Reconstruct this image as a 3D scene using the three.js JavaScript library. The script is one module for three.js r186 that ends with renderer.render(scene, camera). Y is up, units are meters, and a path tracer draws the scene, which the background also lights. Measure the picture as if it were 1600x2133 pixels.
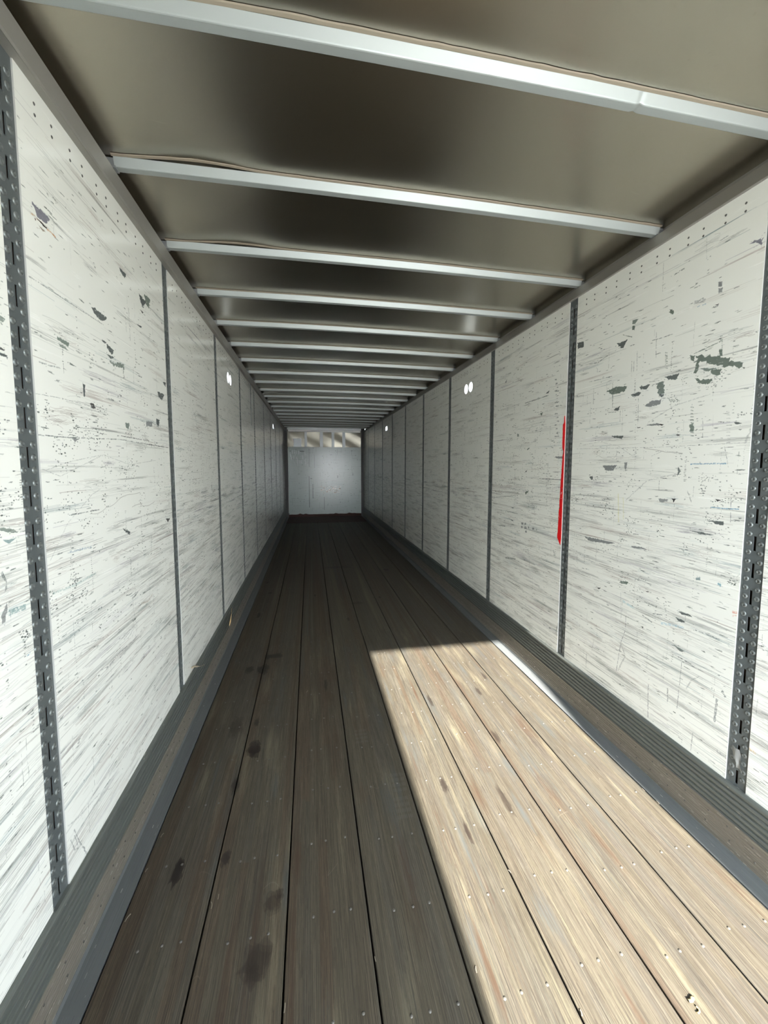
import * as THREE from 'three';
import { mergeGeometries } from 'three/addons/utils/BufferGeometryUtils.js';

// ------------------------------------------------------------------ camera, sky, sun, exposure
const scene = new THREE.Scene();
const FOCAL = 838.534, PX = 804.853, PY = 1041.06;              // in photo pixels, frame 1600 x 2133
const camera = new THREE.PerspectiveCamera(2 * Math.atan(1066.5 / FOCAL) * 180 / Math.PI, 1600 / 2133, 0.05, 500);
camera.position.set(-0.4895, 1.6737, 0);
camera.rotation.order = 'YXZ';
camera.rotation.set(-0.08309, -0.18675, 0.00114);
camera.setViewOffset(1600, 2133, 800 - PX, 1066.5 - PY, 1600, 2133);
camera.updateProjectionMatrix();
camera.updateMatrixWorld(true);

const SUN_ELEV = Math.atan(2.74 / (3.557 + 0.9));            // the header's shadow ends 3.557 m ahead of the camera
const sunDir = new THREE.Vector3(0, Math.sin(SUN_ELEV), Math.cos(SUN_ELEV));
// hazy clear sky: pale at the horizon, a little bluer overhead, a broad glow around the sun
{
  const W = 512, H = 256, data = new Float32Array(W * H * 4);
  for (let j = 0; j < H; j++) for (let i = 0; i < W; i++) {
    const el = ((j + 0.5) / H - 0.5) * Math.PI, az = ((i + 0.5) / W - 0.5) * 2 * Math.PI, y = Math.sin(el);
    const d = new THREE.Vector3(Math.cos(az) * Math.cos(el), y, Math.sin(az) * Math.cos(el));
    const up = Math.max(0, y), h = Math.exp(-up * 3.2), ang = Math.acos(Math.max(-1, Math.min(1, d.dot(sunDir))));
    const glow = 1.1 * Math.exp(-((ang / 0.55) ** 2)), base = 0.50 + 0.50 * h, o = (j * W + i) * 4;
    data[o] = base * (0.71 + 0.21 * h) + glow * 0.92; data[o + 1] = base * (0.86 + 0.10 * h) + glow * 0.97; data[o + 2] = base * (1.07 - 0.08 * h) + glow * 0.97; data[o + 3] = 1;
  }
  const t = new THREE.DataTexture(data, W, H, THREE.RGBAFormat, THREE.FloatType);
  t.mapping = THREE.EquirectangularReflectionMapping; t.magFilter = t.minFilter = THREE.LinearFilter; t.needsUpdate = true;
  scene.background = t; scene.environment = t;
  scene.backgroundIntensity = scene.environmentIntensity = 21;
}

const sun = new THREE.DirectionalLight(new THREE.Color().setRGB(1, 0.965, 0.90), 55);
sun.position.copy(sunDir).multiplyScalar(30);
sun.target.position.set(0, 0, 0);
sun.castShadow = true;
sun.shadow.radius = 1.4;                                         // a little haze around the disc
sun.shadow.mapSize.set(4096, 4096);
Object.assign(sun.shadow.camera, { left: -12, right: 12, top: 12, bottom: -12, near: 1, far: 80 });
scene.add(sun, sun.target);

const renderer = new THREE.WebGLRenderer({ antialias: true });
renderer.toneMapping = THREE.LinearToneMapping;
renderer.toneMappingExposure = 1.07;
renderer.shadowMap.enabled = true;
renderer.shadowMap.type = THREE.PCFSoftShadowMap;

// ------------------------------------------------------------------ helpers
function rng(seed) {
  let a = seed >>> 0;
  return () => { a |= 0; a = (a + 0x6D2B79F5) | 0; let t = Math.imul(a ^ (a >>> 15), 1 | a); t = (t + Math.imul(t ^ (t >>> 7), 61 | t)) ^ t; return ((t ^ (t >>> 14)) >>> 0) / 4294967296; };
}
const taken = new Map();
function numbered(name) {
  const n = taken.get(name) ?? 0; taken.set(name, n + 1);
  return n ? name + '_' + String(n).padStart(3, '0') : name;
}
function shade(o) { o.traverse((m) => { if (m.isMesh) { m.castShadow = true; m.receiveShadow = true; } }); return o; }
function mesh(name, geometry, material, parent) {
  const m = new THREE.Mesh(geometry, material);
  m.name = name; m.castShadow = m.receiveShadow = true;
  (parent ?? scene).add(m);
  return m;
}
function group(name, [x, y, z] = [0, 0, 0], turn = 0) {
  const g = new THREE.Group(); g.name = name; g.position.set(x, y, z); g.rotation.y = turn; scene.add(g); return g;
}
function tag(o, label, category, grp) { o.userData.label = label; o.userData.category = category; if (grp) o.userData.group = grp; return o; }
function structure(o, label) { o.userData.kind = 'structure'; if (label) { o.userData.label = label; } return o; }
const ORD = ['', 'first', 'second', 'third', 'fourth', 'fifth', 'sixth', 'seventh', 'eighth', 'ninth', 'tenth', 'eleventh', 'twelfth', 'thirteenth', 'fourteenth', 'fifteenth', 'sixteenth', 'seventeenth', 'eighteenth', 'nineteenth', 'twentieth', 'twenty-first', 'twenty-second', 'twenty-third', 'twenty-fourth', 'twenty-fifth', 'twenty-sixth', 'twenty-seventh', 'twenty-eighth'];
function box(x0, x1, y0, y1, z0, z1) {
  const g = new THREE.BoxGeometry(Math.abs(x1 - x0), Math.abs(y1 - y0), Math.abs(z1 - z0));
  g.translate((x0 + x1) / 2, (y0 + y1) / 2, (z0 + z1) / 2); return g;
}
// closed profile of [x, y] points run along z
function runZ(points, z0, z1) {
  const s = new THREE.Shape(points.map(([x, y]) => new THREE.Vector2(x, y)));
  const g = new THREE.ExtrudeGeometry(s, { depth: Math.abs(z1 - z0), bevelEnabled: false });
  g.translate(0, 0, Math.min(z0, z1)); return g;
}
function setUV(g, fn) {
  const p = g.attributes.position, uv = new Float32Array(p.count * 2);
  for (let i = 0; i < p.count; i++) { const [u, v] = fn(p.getX(i), p.getY(i), p.getZ(i)); uv[2 * i] = u; uv[2 * i + 1] = v; }
  g.setAttribute('uv', new THREE.BufferAttribute(uv, 2)); return g;
}
function canvas(w, h) { const c = document.createElement('canvas'); c.width = w; c.height = h; return [c, c.getContext('2d')]; }
function texture(c, srgb = true) {
  const t = new THREE.CanvasTexture(c);
  if (srgb) t.colorSpace = THREE.SRGBColorSpace;
  t.wrapS = t.wrapT = THREE.RepeatWrapping; t.anisotropy = 8; return t;
}
function std(o) { return new THREE.MeshStandardMaterial(o); }
const lin = (r, g, b) => new THREE.Color().setRGB(r, g, b);

// a photo pixel as a direction; the distance comes from the surface that the mark or thing lies on
function pixelOn(axis, value, px, py) {
  const d = new THREE.Vector3((px - PX) / FOCAL, -(py - PY) / FOCAL, -1).applyEuler(camera.rotation);
  const t = (value - camera.position[axis]) / d[axis];
  return camera.position.clone().addScaledVector(d, t);
}

// ------------------------------------------------------------------ dimensions (metres), floor at y = 0
const WX = 1.285;                     // inner face of the wall panels
const PITCH = 1.23, POST_W = 0.085;
const RAIL_Y = 2.80, SCUFF_Y = 0.306;
const FRONT = -13.55, REAR = 0.9;
const postZ = (s, k) => -((s < 0 ? 1.3418 : 1.315) + PITCH * k);
const POSTS = [-1, 0, 1, 2, 3, 4, 5, 6, 7, 8, 9];
const VENT_BAYS = { [-1]: [2, 6], 1: [2, 6] };
const VENT_Y = 2.557, VENT_R = 0.054;
const ventZ = (s, k) => (k === 2 ? (s < 0 ? [-4.349, -4.469] : [-4.328, -4.462]) : [-9.33, -9.45]);

// ------------------------------------------------------------------ materials
const M = {
  post: std({ color: lin(0.125, 0.142, 0.145), roughness: 0.42, metalness: 0.35 }),
  pin: std({ color: lin(0.20, 0.22, 0.22), roughness: 0.32, metalness: 0.6 }),
  cavity: std({ color: lin(0.07, 0.05, 0.04), roughness: 0.9 }),
  panelEdge: std({ color: lin(0.45, 0.45, 0.43), roughness: 0.5 }),
  rivet: std({ color: lin(0.10, 0.10, 0.095), roughness: 0.5, metalness: 0.3 }),
  skin: std({ color: lin(0.6, 0.6, 0.58), roughness: 0.6 }),
  rail: std({ color: lin(0.34, 0.33, 0.30), roughness: 0.5, metalness: 0.5 }),
  recess: std({ color: lin(0.05, 0.05, 0.047), roughness: 0.9 }),
  bow: std({ color: lin(0.41, 0.445, 0.44), roughness: 0.50, metalness: 0.5 }),
  tape: std({ color: lin(0.27, 0.23, 0.175), roughness: 0.8 }),
  roof: std({ color: lin(0.61, 0.565, 0.475), roughness: 0.27, metalness: 1 }),
  frontSheet: std({ color: lin(0.19, 0.18, 0.15), roughness: 0.28, metalness: 1 }),
  frontStud: std({ color: lin(0.34, 0.36, 0.37), roughness: 0.4, metalness: 0.6 }),
  frontCap: std({ color: lin(0.8, 0.8, 0.78), roughness: 0.4, metalness: 0.3 }),
  cornerPost: std({ color: lin(0.09, 0.09, 0.085), roughness: 0.6 }),
  redFloor: std({ color: lin(0.05, 0.018, 0.010), roughness: 0.7 }),
  dark: std({ color: lin(0.012, 0.011, 0.010), roughness: 0.95 }),
  screw: std({ color: lin(0.085, 0.08, 0.07), roughness: 0.45, metalness: 0.2 }),
  doorPaint: std({ color: lin(0.72, 0.72, 0.70), roughness: 0.5 }),
  frameSteel: std({ color: lin(0.4, 0.4, 0.4), roughness: 0.6 }),
  concrete: std({ color: lin(0.42, 0.40, 0.37), roughness: 0.95 }),
  leaf: std({ color: lin(0.52, 0.34, 0.17), roughness: 0.8, side: THREE.DoubleSide }),
  chip: std({ color: lin(0.20, 0.165, 0.085), roughness: 0.7 }),
  splinter: std({ color: lin(0.17, 0.145, 0.11), roughness: 0.8 }),
  film: std({ color: lin(0.55, 0.56, 0.55), roughness: 0.35, side: THREE.DoubleSide }),
  vent: std({ color: lin(0.6, 0.62, 0.62), roughness: 0.4, side: THREE.DoubleSide }),
};

// ------------------------------------------------------------------ scuffed white wall lining
// marks read off the photograph: at(ox, oy, scale) turns points of an enlarged crop into photo pixels
const at = (ox, oy, s) => (pts) => pts.map(([x, y]) => [ox + x / s, oy + y / s]);
const CHIP = 'rgba(88,95,94,', SLATE = 'rgba(124,127,127,', VIOLET = 'rgba(118,117,128,', BLACK = 'rgba(40,40,40,', BLUE = 'rgba(66,116,152,', GREEN = 'rgba(103,114,106,';
const marks = { [-1]: [], 1: [] };
{
  const l1 = at(0, 500, 3.3333), l2 = at(0, 1000, 3.3333), l0 = at(0, 400, 7.11), l3 = at(0, 1500, 3.3333);
  const A = (p, c = CHIP, a = 0.95) => marks[-1].push({ p, c: c + a + ')' });
  const S = (p, w, c = CHIP, a = 0.6) => marks[-1].push({ p, c: c + a + ')', w });
  A(l1([[635, 465], [655, 472], [740, 538], [726, 562], [690, 552], [652, 505]]));
  A(l1([[830, 190], [878, 240], [866, 264], [836, 218]]));
  A(l1([[965, 370], [1012, 430], [992, 468], [975, 430]])); A(l1([[1000, 370], [1043, 415], [1030, 470], [1012, 440]]), GREEN, 0.85);
  A(l1([[620, 1130], [650, 1135], [667, 1172], [640, 1168]]), BLACK, 0.75);
  A(l1([[395, 670], [482, 715], [470, 742], [440, 718], [402, 694]]), GREEN, 0.85); A(l1([[405, 715], [450, 740], [480, 772], [420, 742]]), GREEN, 0.7);
  A(l1([[740, 720], [790, 768], [776, 797], [745, 752]])); A(l1([[708, 690], [740, 712], [732, 722], [712, 705]]));
  A(l1([[760, 845], [860, 860], [862, 950], [852, 890], [790, 872]]), GREEN, 0.75); A(l1([[740, 790], [792, 815], [770, 825]]));
  A(l1([[868, 1270], [902, 1270], [890, 1320], [876, 1300]]), GREEN, 0.8); A(l1([[1015, 1262], [1060, 1260], [1056, 1296], [1016, 1290]]), SLATE, 0.8);
  A(l1([[1093, 1050], [1142, 1075], [1126, 1112], [1100, 1090]])); A(l1([[574, 1000], [590, 1008], [592, 1078], [583, 1086]]));
  A(l1([[1130, 985], [1152, 990], [1150, 1022]])); A(l1([[945, 580], [985, 600], [980, 612]])); A(l1([[970, 480], [998, 505], [990, 510]]), BLACK, 0.7);
  A(l1([[505, 1370], [555, 1380], [520, 1402]]), SLATE, 0.85); A(l1([[1085, 1240], [1110, 1250], [1100, 1300], [1088, 1280]]));
  A(l0([[470, 145], [740, 398], [715, 450], [690, 472], [640, 432], [552, 372]]), VIOLET, 0.95);
  A(l0([[530, 375], [600, 430], [692, 528], [704, 552], [640, 505]]), 'rgba(40,24,18,', 0.95); A(l0([[545, 460], [672, 588], [640, 592], [595, 530]]), 'rgba(150,140,126,', 0.95);
  S(l0([[455, 315], [520, 350], [560, 420]]), 0.006, 'rgba(176,120,70,', 0.5); S(l0([[690, 545], [760, 600], [830, 680]]), 0.006, 'rgba(176,110,60,', 0.6);
  S(l1([[245, 1065], [430, 1100], [620, 1152]]), 0.002); S(l1([[262, 1352], [460, 1370], [830, 1384], [1168, 1442]]), 0.004, CHIP, 0.75);
  S(l1([[510, 1300], [640, 1310], [780, 1335]]), 0.003); S(l1([[840, 1360], [1040, 1396]]), 0.004, BLACK, 0.7); S(l1([[1020, 1418], [1170, 1442]]), 0.004, BLACK, 0.6);
  S(l1([[200, 250], [430, 400], [720, 590]]), 0.004, CHIP, 0.55); S(l1([[270, 845], [340, 870], [420, 890]]), 0.005, CHIP, 0.6);
  S(l1([[290, 1608], [480, 1540], [720, 1490], [900, 1560], [1080, 1530]]), 0.003, SLATE, 0.5); S(l1([[290, 1590], [420, 1640], [560, 1570], [700, 1500]]), 0.003, SLATE, 0.45);
  S(l1([[870, 530], [878, 640]]), 0.006, SLATE, 0.6); S(l1([[892, 470], [905, 700]]), 0.010, SLATE, 0.4);
  S(l2([[480, 245], [690, 205]]), 0.004, CHIP, 0.9); S(l2([[738, 1312], [830, 1200], [930, 1112], [1005, 1018]]), 0.005, SLATE, 0.8); S(l2([[700, 1320], [760, 1290], [790, 1260]]), 0.004, SLATE, 0.6);
  for (let i = 0; i < 5; i++) S(l2([[835 + i * 26, 1112 - i * 4], [930 + i * 6, 1010 - i * 2]]), 0.0035, SLATE, 0.75);
  S(l2([[470, 505], [560, 480], [636, 465]]), 0.008, 'rgba(110,130,150,', 0.6); S(l2([[370, 785], [520, 730], [665, 645]]), 0.010, 'rgba(140,165,160,', 0.5);
  S(l2([[370, 1250], [560, 1150], [740, 1085]]), 0.004, SLATE, 0.5); S(l2([[350, 560], [470, 300], [640, 100], [700, 60]]), 0.004, SLATE, 0.35);
  S(l2([[690, 500], [715, 460]]), 0.006, CHIP, 0.7); S(l2([[915, 825], [960, 780]]), 0.008, CHIP, 0.8); S(l2([[680, 900], [720, 872]]), 0.006, CHIP, 0.8);
  A(l2([[1152, 268], [1182, 265], [1165, 292]]), BLACK, 0.7); A(l2([[686, 1018], [704, 1022], [698, 1032]]), BLACK, 0.7); A(l2([[855, 335], [905, 360], [902, 382], [870, 355]]));
  S(l2([[920, 800], [928, 900], [945, 990]]), 0.003, CHIP, 0.6); S(l2([[1065, 790], [1072, 930]]), 0.003, CHIP, 0.7); S(l2([[980, 260], [984, 330]]), 0.003); S(l2([[1074, 250], [1074, 370]]), 0.003); S(l2([[1050, 380], [1052, 490]]), 0.003);
  S(l2([[980, 860], [1030, 840], [1060, 790]]), 0.012, 'rgba(150,135,120,', 0.5);
  S(l3([[500, 770], [530, 830], [545, 890], [520, 900], [490, 830]]), 0.006, SLATE, 0.6); S(l3([[515, 760], [555, 850], [585, 890]]), 0.006, SLATE, 0.6); S(l3([[580, 880], [605, 930]]), 0.010, SLATE, 0.75); S(l3([[470, 740], [560, 660], [700, 500]]), 0.008, SLATE, 0.35);
  // panel nearer the doors, left of the first post
  A(at(0, 500, 3.3333)([[0, 745], [35, 760], [30, 772], [0, 756]]), BLACK, 0.7); A(at(0, 500, 3.3333)([[0, 780], [50, 800], [40, 812], [0, 800]]));
  A(l1([[0, 520], [32, 545], [20, 570], [0, 560]]), GREEN, 0.7); A(l2([[0, 330], [70, 335], [130, 360], [90, 372], [0, 345]]), GREEN, 0.7); A(l2([[20, 420], [120, 400], [60, 440]]), 'rgba(110,135,135,', 0.7);
  S(l2([[60, 920], [180, 880]]), 0.020, 'rgba(100,130,130,', 0.6); A(l2([[0, 960], [50, 850], [40, 980], [10, 1000]]), SLATE, 0.75); S(l2([[10, 640], [40, 700], [42, 770]]), 0.010, CHIP, 0.7); A(l2([[182, 1220], [205, 1205], [200, 1218]]), BLUE, 0.7);
}
{
  const r1 = at(1120, 560, 3.3333), r0 = at(1200, 300, 4), r2 = at(1120, 1100, 3.2318), r3 = at(940, 780, 5.3333), r4 = at(1480, 1100, 8.533);
  const A = (p, c = CHIP, a = 0.95) => marks[1].push({ p, c: c + a + ')' });
  const S = (p, w, c = CHIP, a = 0.6) => marks[1].push({ p, c: c + a + ')', w });
  A(r1([[275, 512], [320, 505], [318, 540], [280, 556]])); S(r1([[276, 492], [310, 480]]), 0.004);
  A(r1([[550, 520], [624, 492], [594, 557], [572, 545]])); S(r1([[592, 458], [660, 475]]), 0.006, GREEN, 0.7);
  A(r1([[1092, 640], [1104, 612], [1122, 590], [1160, 604], [1230, 600], [1322, 626], [1442, 660], [1440, 682], [1300, 672], [1180, 655], [1122, 640], [1110, 720], [1092, 732]]), GREEN);
  A(r1([[1060, 600], [1092, 605], [1085, 645], [1062, 635]]), GREEN); A(r1([[1200, 702], [1282, 698], [1262, 742], [1212, 730]]), GREEN); A(r1([[1090, 750], [1140, 772], [1220, 762], [1182, 802], [1112, 792]]), GREEN);
  A(r1([[1120, 690], [1260, 690], [1170, 712]]), GREEN, 0.8); A(r1([[1262, 560], [1285, 560], [1282, 604], [1264, 604]]), GREEN, 0.9);
  A(r1([[885, 748], [985, 724], [962, 768], [912, 768]])); A(r1([[822, 792], [880, 780], [884, 860], [842, 884]]), GREEN); A(r1([[842, 868], [880, 872], [862, 892]]));
  A(r1([[705, 822], [777, 803], [757, 837], [716, 836]])); A(r1([[478, 852], [540, 822], [622, 814], [602, 852], [522, 872]]), GREEN); S(r1([[522, 795], [520, 965]]), 0.010, GREEN, 0.85);
  A(r1([[648, 876], [700, 854], [720, 857], [702, 880], [660, 887]])); A(r1([[738, 952], [800, 914], [857, 909], [852, 942], [772, 957]]), SLATE); A(r1([[528, 976], [572, 952], [562, 981], [540, 987]]));
  A(r1([[453, 1366], [552, 1363], [522, 1402], [476, 1402]]), SLATE); A(r1([[1198, 1748], [1292, 1755], [1292, 1782], [1232, 1770]])); A(r1([[513, 1160], [597, 1160], [582, 1180], [530, 1171]]));
  A(r1([[750, 1085], [830, 1072], [877, 1083], [792, 1089]]), SLATE); A(r1([[845, 1078], [876, 1080], [860, 1090]]), BLACK, 0.9); A(r1([[960, 1150], [992, 1152], [975, 1160]]), BLACK, 0.9); A(r1([[690, 1100], [716, 1100], [702, 1106]]), BLACK, 0.9);
  A(r1([[930, 1594], [958, 1597], [946, 1622]]), BLACK, 0.9); A(r1([[1232, 1600], [1278, 1606], [1246, 1614]]), BLACK, 0.9); A(r1([[840, 1595], [905, 1600], [900, 1618], [850, 1620]]), SLATE, 0.8);
  A(r1([[360, 1445], [382, 1440], [385, 1465], [370, 1466]])); A(r1([[600, 1345], [622, 1340], [612, 1400], [602, 1380]]), SLATE, 0.85); A(r1([[1055, 1080], [1085, 1078], [1085, 1128], [1055, 1128]]), GREEN, 0.85); A(r1([[1365, 1062], [1420, 1072], [1380, 1080]]));
  for (let i = 0; i < 8; i++) S(r1([[900 + i * 9, 895 + (i % 3) * 3], [922 + i * 9, 920]]), 0.004, GREEN, 0.8);
  for (let i = 0; i < 14; i++) S(r1([[1085 + i * 13, 590 - i * 6], [1112 + i * 13, 578 - i * 6]]), 0.005, GREEN, 0.6);
  for (let i = 0; i < 10; i++) { S(r1([[1268, 470 + i * 13], [1286, 466 + i * 13]]), 0.006, GREEN, 0.7); S(r1([[1062, 960 + i * 22], [1085, 962 + i * 22]]), 0.007, GREEN, 0.7); S(r1([[885, 580 + i * 12], [903, 584 + i * 12]]), 0.005, GREEN, 0.7); S(r1([[1310, 990 + i * 24], [1340, 990 + i * 24]]), 0.003, SLATE, 0.6); }
  A(r0([[1455, 828], [1490, 802], [1557, 788], [1548, 850], [1536, 868], [1528, 830], [1508, 818]]), VIOLET); A(r0([[1190, 1148], [1222, 1146], [1218, 1182], [1190, 1184]]), SLATE); A(r0([[1190, 1203], [1227, 1199], [1222, 1232], [1188, 1246]]), SLATE, 0.8);
  A(r0([[782, 1380], [818, 1390], [806, 1422], [782, 1412]]), GREEN); A(r0([[470, 1472], [522, 1456], [496, 1496], [472, 1496]]), GREEN, 0.8); A(r0([[470, 1515], [495, 1514], [490, 1552], [470, 1546]]), GREEN); S(r0([[818, 1092], [860, 1062], [905, 1036]]), 0.007, CHIP, 0.8);
  S(r0([[985, 1322], [1080, 1302]]), 0.018, SLATE, 0.6); S(r0([[1010, 1356], [1084, 1332]]), 0.006, BLUE, 0.5); A(r0([[1152, 1342], [1182, 1334], [1186, 1342]]), BLACK, 0.8);
  S(r0([[1090, 760], [1088, 960]]), 0.002, SLATE, 0.5); S(r0([[730, 990], [722, 1230]]), 0.003, SLATE, 0.6); S(r0([[1195, 810], [1272, 762]]), 0.005, SLATE, 0.6);
  S(r1([[1060, 1356], [1200, 1352], [1312, 1352]]), 0.007, BLUE, 0.75); S(r1([[1200, 1655], [1310, 1666], [1405, 1670]]), 0.006, BLUE, 0.8); S(r1([[272, 1250], [800, 1240], [1492, 1206]]), 0.002, SLATE, 0.8); S(r1([[0, 1460], [180, 1466]]), 0.003, SLATE, 0.8); S(r1([[265, 1475], [680, 1490]]), 0.002, SLATE, 0.6);
  S(r1([[310, 1225], [430, 1200], [560, 1230], [660, 1300]]), 0.003, SLATE, 0.5); S(r1([[790, 1300], [880, 1260], [970, 1285]]), 0.003, SLATE, 0.6); S(r1([[610, 1610], [760, 1470], [980, 1420]]), 0.008, SLATE, 0.35); S(r1([[760, 1070], [950, 950], [1200, 870]]), 0.006, SLATE, 0.3);
  for (const [x, y0, y1] of [[825, 440, 620], [692, 570, 740], [655, 640, 715], [670, 640, 715], [574, 985, 1060], [550, 1260, 1330], [700, 900, 1060], [1148, 1040, 1170], [845, 1470, 1540], [1342, 1600, 1760], [418, 625, 720], [390, 830, 940]]) S(r1([[x, y0], [x - 3, y1]]), 0.004, CHIP, 0.6);
  S(r1([[1040, 1540], [1068, 1622]]), 0.005, CHIP, 0.7); S(r1([[1298, 1232], [1325, 1378]]), 0.003, CHIP, 0.6); S(r1([[1480, 1110], [1440, 1210]]), 0.012, SLATE, 0.45); A(r1([[975, 1370], [995, 1402], [970, 1440]]), CHIP, 0.8); S(r1([[790, 500], [860, 480], [940, 452]]), 0.005, CHIP, 0.6); S(r1([[360, 662], [420, 650], [490, 600]]), 0.006, CHIP, 0.7);
  S(r1([[360, 785], [520, 745]]), 0.006, CHIP, 0.5);
  S(r1([[560, 1560], [562, 1760]]), 0.012, 'rgba(205,200,140,', 0.5); S(r1([[595, 1580], [596, 1740]]), 0.010, 'rgba(205,200,140,', 0.45);
  A(r2([[315, 57], [400, 72], [522, 100], [482, 108], [345, 84]]), SLATE); A(r2([[630, 120], [700, 128], [735, 148], [640, 132]]), SLATE, 0.9); A(r2([[1030, 17], [1110, 30], [1190, 50], [1100, 40]])); A(r2([[555, 355], [610, 362], [600, 378], [560, 372]]), GREEN, 0.9);
  A(r2([[398, 400], [425, 402], [416, 412]]), BLACK, 0.8); A(r2([[725, 422], [750, 426], [738, 432]]), BLACK, 0.8); A(r2([[700, 660], [712, 668], [704, 672]]), BLACK, 0.8); S(r2([[705, 585], [770, 635]]), 0.008, CHIP, 0.7); S(r2([[718, 495], [800, 530]]), 0.007, CHIP, 0.7); S(r2([[945, 865], [1035, 918]]), 0.006, CHIP, 0.8); S(r2([[775, 575], [840, 585]]), 0.007, CHIP, 0.7);
  A(r2([[930, 600], [990, 625], [988, 638], [950, 628]])); A(r2([[945, 560], [1020, 580], [1040, 598], [970, 580]])); A(r2([[915, 785], [990, 830], [960, 832]]), CHIP, 0.75); S(r2([[1060, 685], [1225, 750]]), 0.005, CHIP, 0.7); S(r2([[830, 640], [900, 650], [985, 672]]), 0.016, 'rgba(140,180,200,', 0.5); S(r2([[570, 490], [650, 540]]), 0.016, 'rgba(140,190,200,', 0.45); A(r2([[1065, 335], [1095, 328], [1098, 350], [1062, 352]]), 'rgba(100,120,125,', 0.7); A(r2([[1210, 370], [1238, 372], [1232, 400]]), 'rgba(110,150,165,', 0.7);
  S(r2([[595, 588], [590, 690], [560, 770], [530, 960]]), 0.006, SLATE, 0.75); S(r2([[745, 1052], [743, 1275]]), 0.007, SLATE, 0.85); S(r2([[970, 905], [938, 1215]]), 0.005, SLATE, 0.75); S(r2([[1207, 1150], [1190, 1305]]), 0.014, SLATE, 0.85); S(r2([[875, 1078], [875, 1172]]), 0.009, SLATE, 0.75); S(r2([[330, 840], [325, 945]]), 0.006, SLATE, 0.7); S(r2([[1045, 1370], [1030, 1502]]), 0.005, SLATE, 0.7); S(r2([[380, 740], [365, 830]]), 0.004, SLATE, 0.6); S(r2([[560, 430], [560, 610]]), 0.003, SLATE, 0.6); S(r2([[140, 635], [120, 710]]), 0.012, SLATE, 0.8);
  S(r2([[560, 780], [590, 860], [540, 960]]), 0.012, SLATE, 0.45); S(r2([[1000, 1080], [1040, 1020], [1090, 1000]]), 0.008, SLATE, 0.4);
  S(r2([[1310, 565], [1345, 570]]), 0.012, 'rgba(200,110,90,', 0.6); S(r2([[1312, 590], [1340, 594]]), 0.010, 'rgba(200,120,100,', 0.5); S(r2([[1420, 1480], [1470, 1520]]), 0.014, 'rgba(200,150,90,', 0.5);
  S(r2([[1240, 1095], [1265, 1140]]), 0.012, CHIP, 0.8); S(r2([[1205, 1500], [1270, 1545]]), 0.014, SLATE, 0.7);
  A(r3([[1140, 918], [1200, 910], [1245, 912], [1236, 935], [1180, 932]]), SLATE, 0.9); for (const [x, y, w] of [[790, 1655, 22], [822, 1660, 18], [785, 1695, 18], [825, 1705, 24], [860, 1700, 10], [830, 1745, 18], [910, 1712, 22]]) A(r3([[x - w / 2, y - 12], [x + w / 2, y - 10], [x + w / 2, y + 12], [x - w / 2, y + 12]]), SLATE, 0.8);
  S(r3([[600, 2035], [650, 2040], [715, 2052]]), 0.018, CHIP, 0.75); S(r3([[500, 1362], [740, 1345]]), 0.006, CHIP, 0.6); S(r3([[985, 1158], [1100, 1162], [1230, 1172]]), 0.006, CHIP, 0.8); S(r3([[820, 320], [925, 285], [1080, 232]]), 0.010, CHIP, 0.7); S(r3([[275, 1695], [350, 1730]]), 0.016, CHIP, 0.85); S(r3([[300, 390], [345, 382]]), 0.012, CHIP, 0.7); S(r3([[530, 1675], [600, 1685]]), 0.014, CHIP, 0.7);
  A(r3([[735, 660], [752, 664], [748, 692], [734, 690]]), GREEN, 0.8); A(r3([[990, 432], [1018, 420], [1008, 455], [998, 458]]), GREEN, 0.9); A(r3([[820, 1310], [858, 1288], [850, 1312], [822, 1332]]), GREEN, 0.9); A(r3([[840, 832], [872, 808], [872, 822], [846, 838]]), GREEN, 0.9); A(r3([[1050, 212], [1086, 178], [1078, 210]]), CHIP, 0.9); A(r3([[640, 1600], [690, 1622], [680, 1628]]), CHIP, 0.9); A(r3([[820, 1080], [845, 1062], [834, 1084]]), CHIP, 0.9); A(r3([[388, 545], [398, 530], [422, 530], [426, 560], [398, 566]]), 'rgba(150,140,110,', 0.9); A(r3([[130, 945], [165, 930], [160, 952]]), GREEN, 0.85); A(r3([[660, 1475], [695, 1478], [690, 1488]]), CHIP, 0.85); A(r3([[600, 90], [622, 50], [612, 95]]), SLATE, 0.8);
  for (let i = 0; i < 16; i++) S(r3([[1150 + (i % 3) * 12, 60 + i * 42], [1172 + (i % 4) * 9, 56 + i * 42]]), 0.012, CHIP, 0.75);
  S(r3([[40, 270], [20, 440]]), 0.02, 'rgba(150,130,100,', 0.5);
  S(r4([[540, 810], [470, 870], [455, 960], [480, 1000]]), 0.003, SLATE, 0.5);
}
const PANEL_TOP = 2.81, PANEL_BOTTOM = 0.29, PANEL_H = PANEL_TOP - PANEL_BOTTOM;

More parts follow.
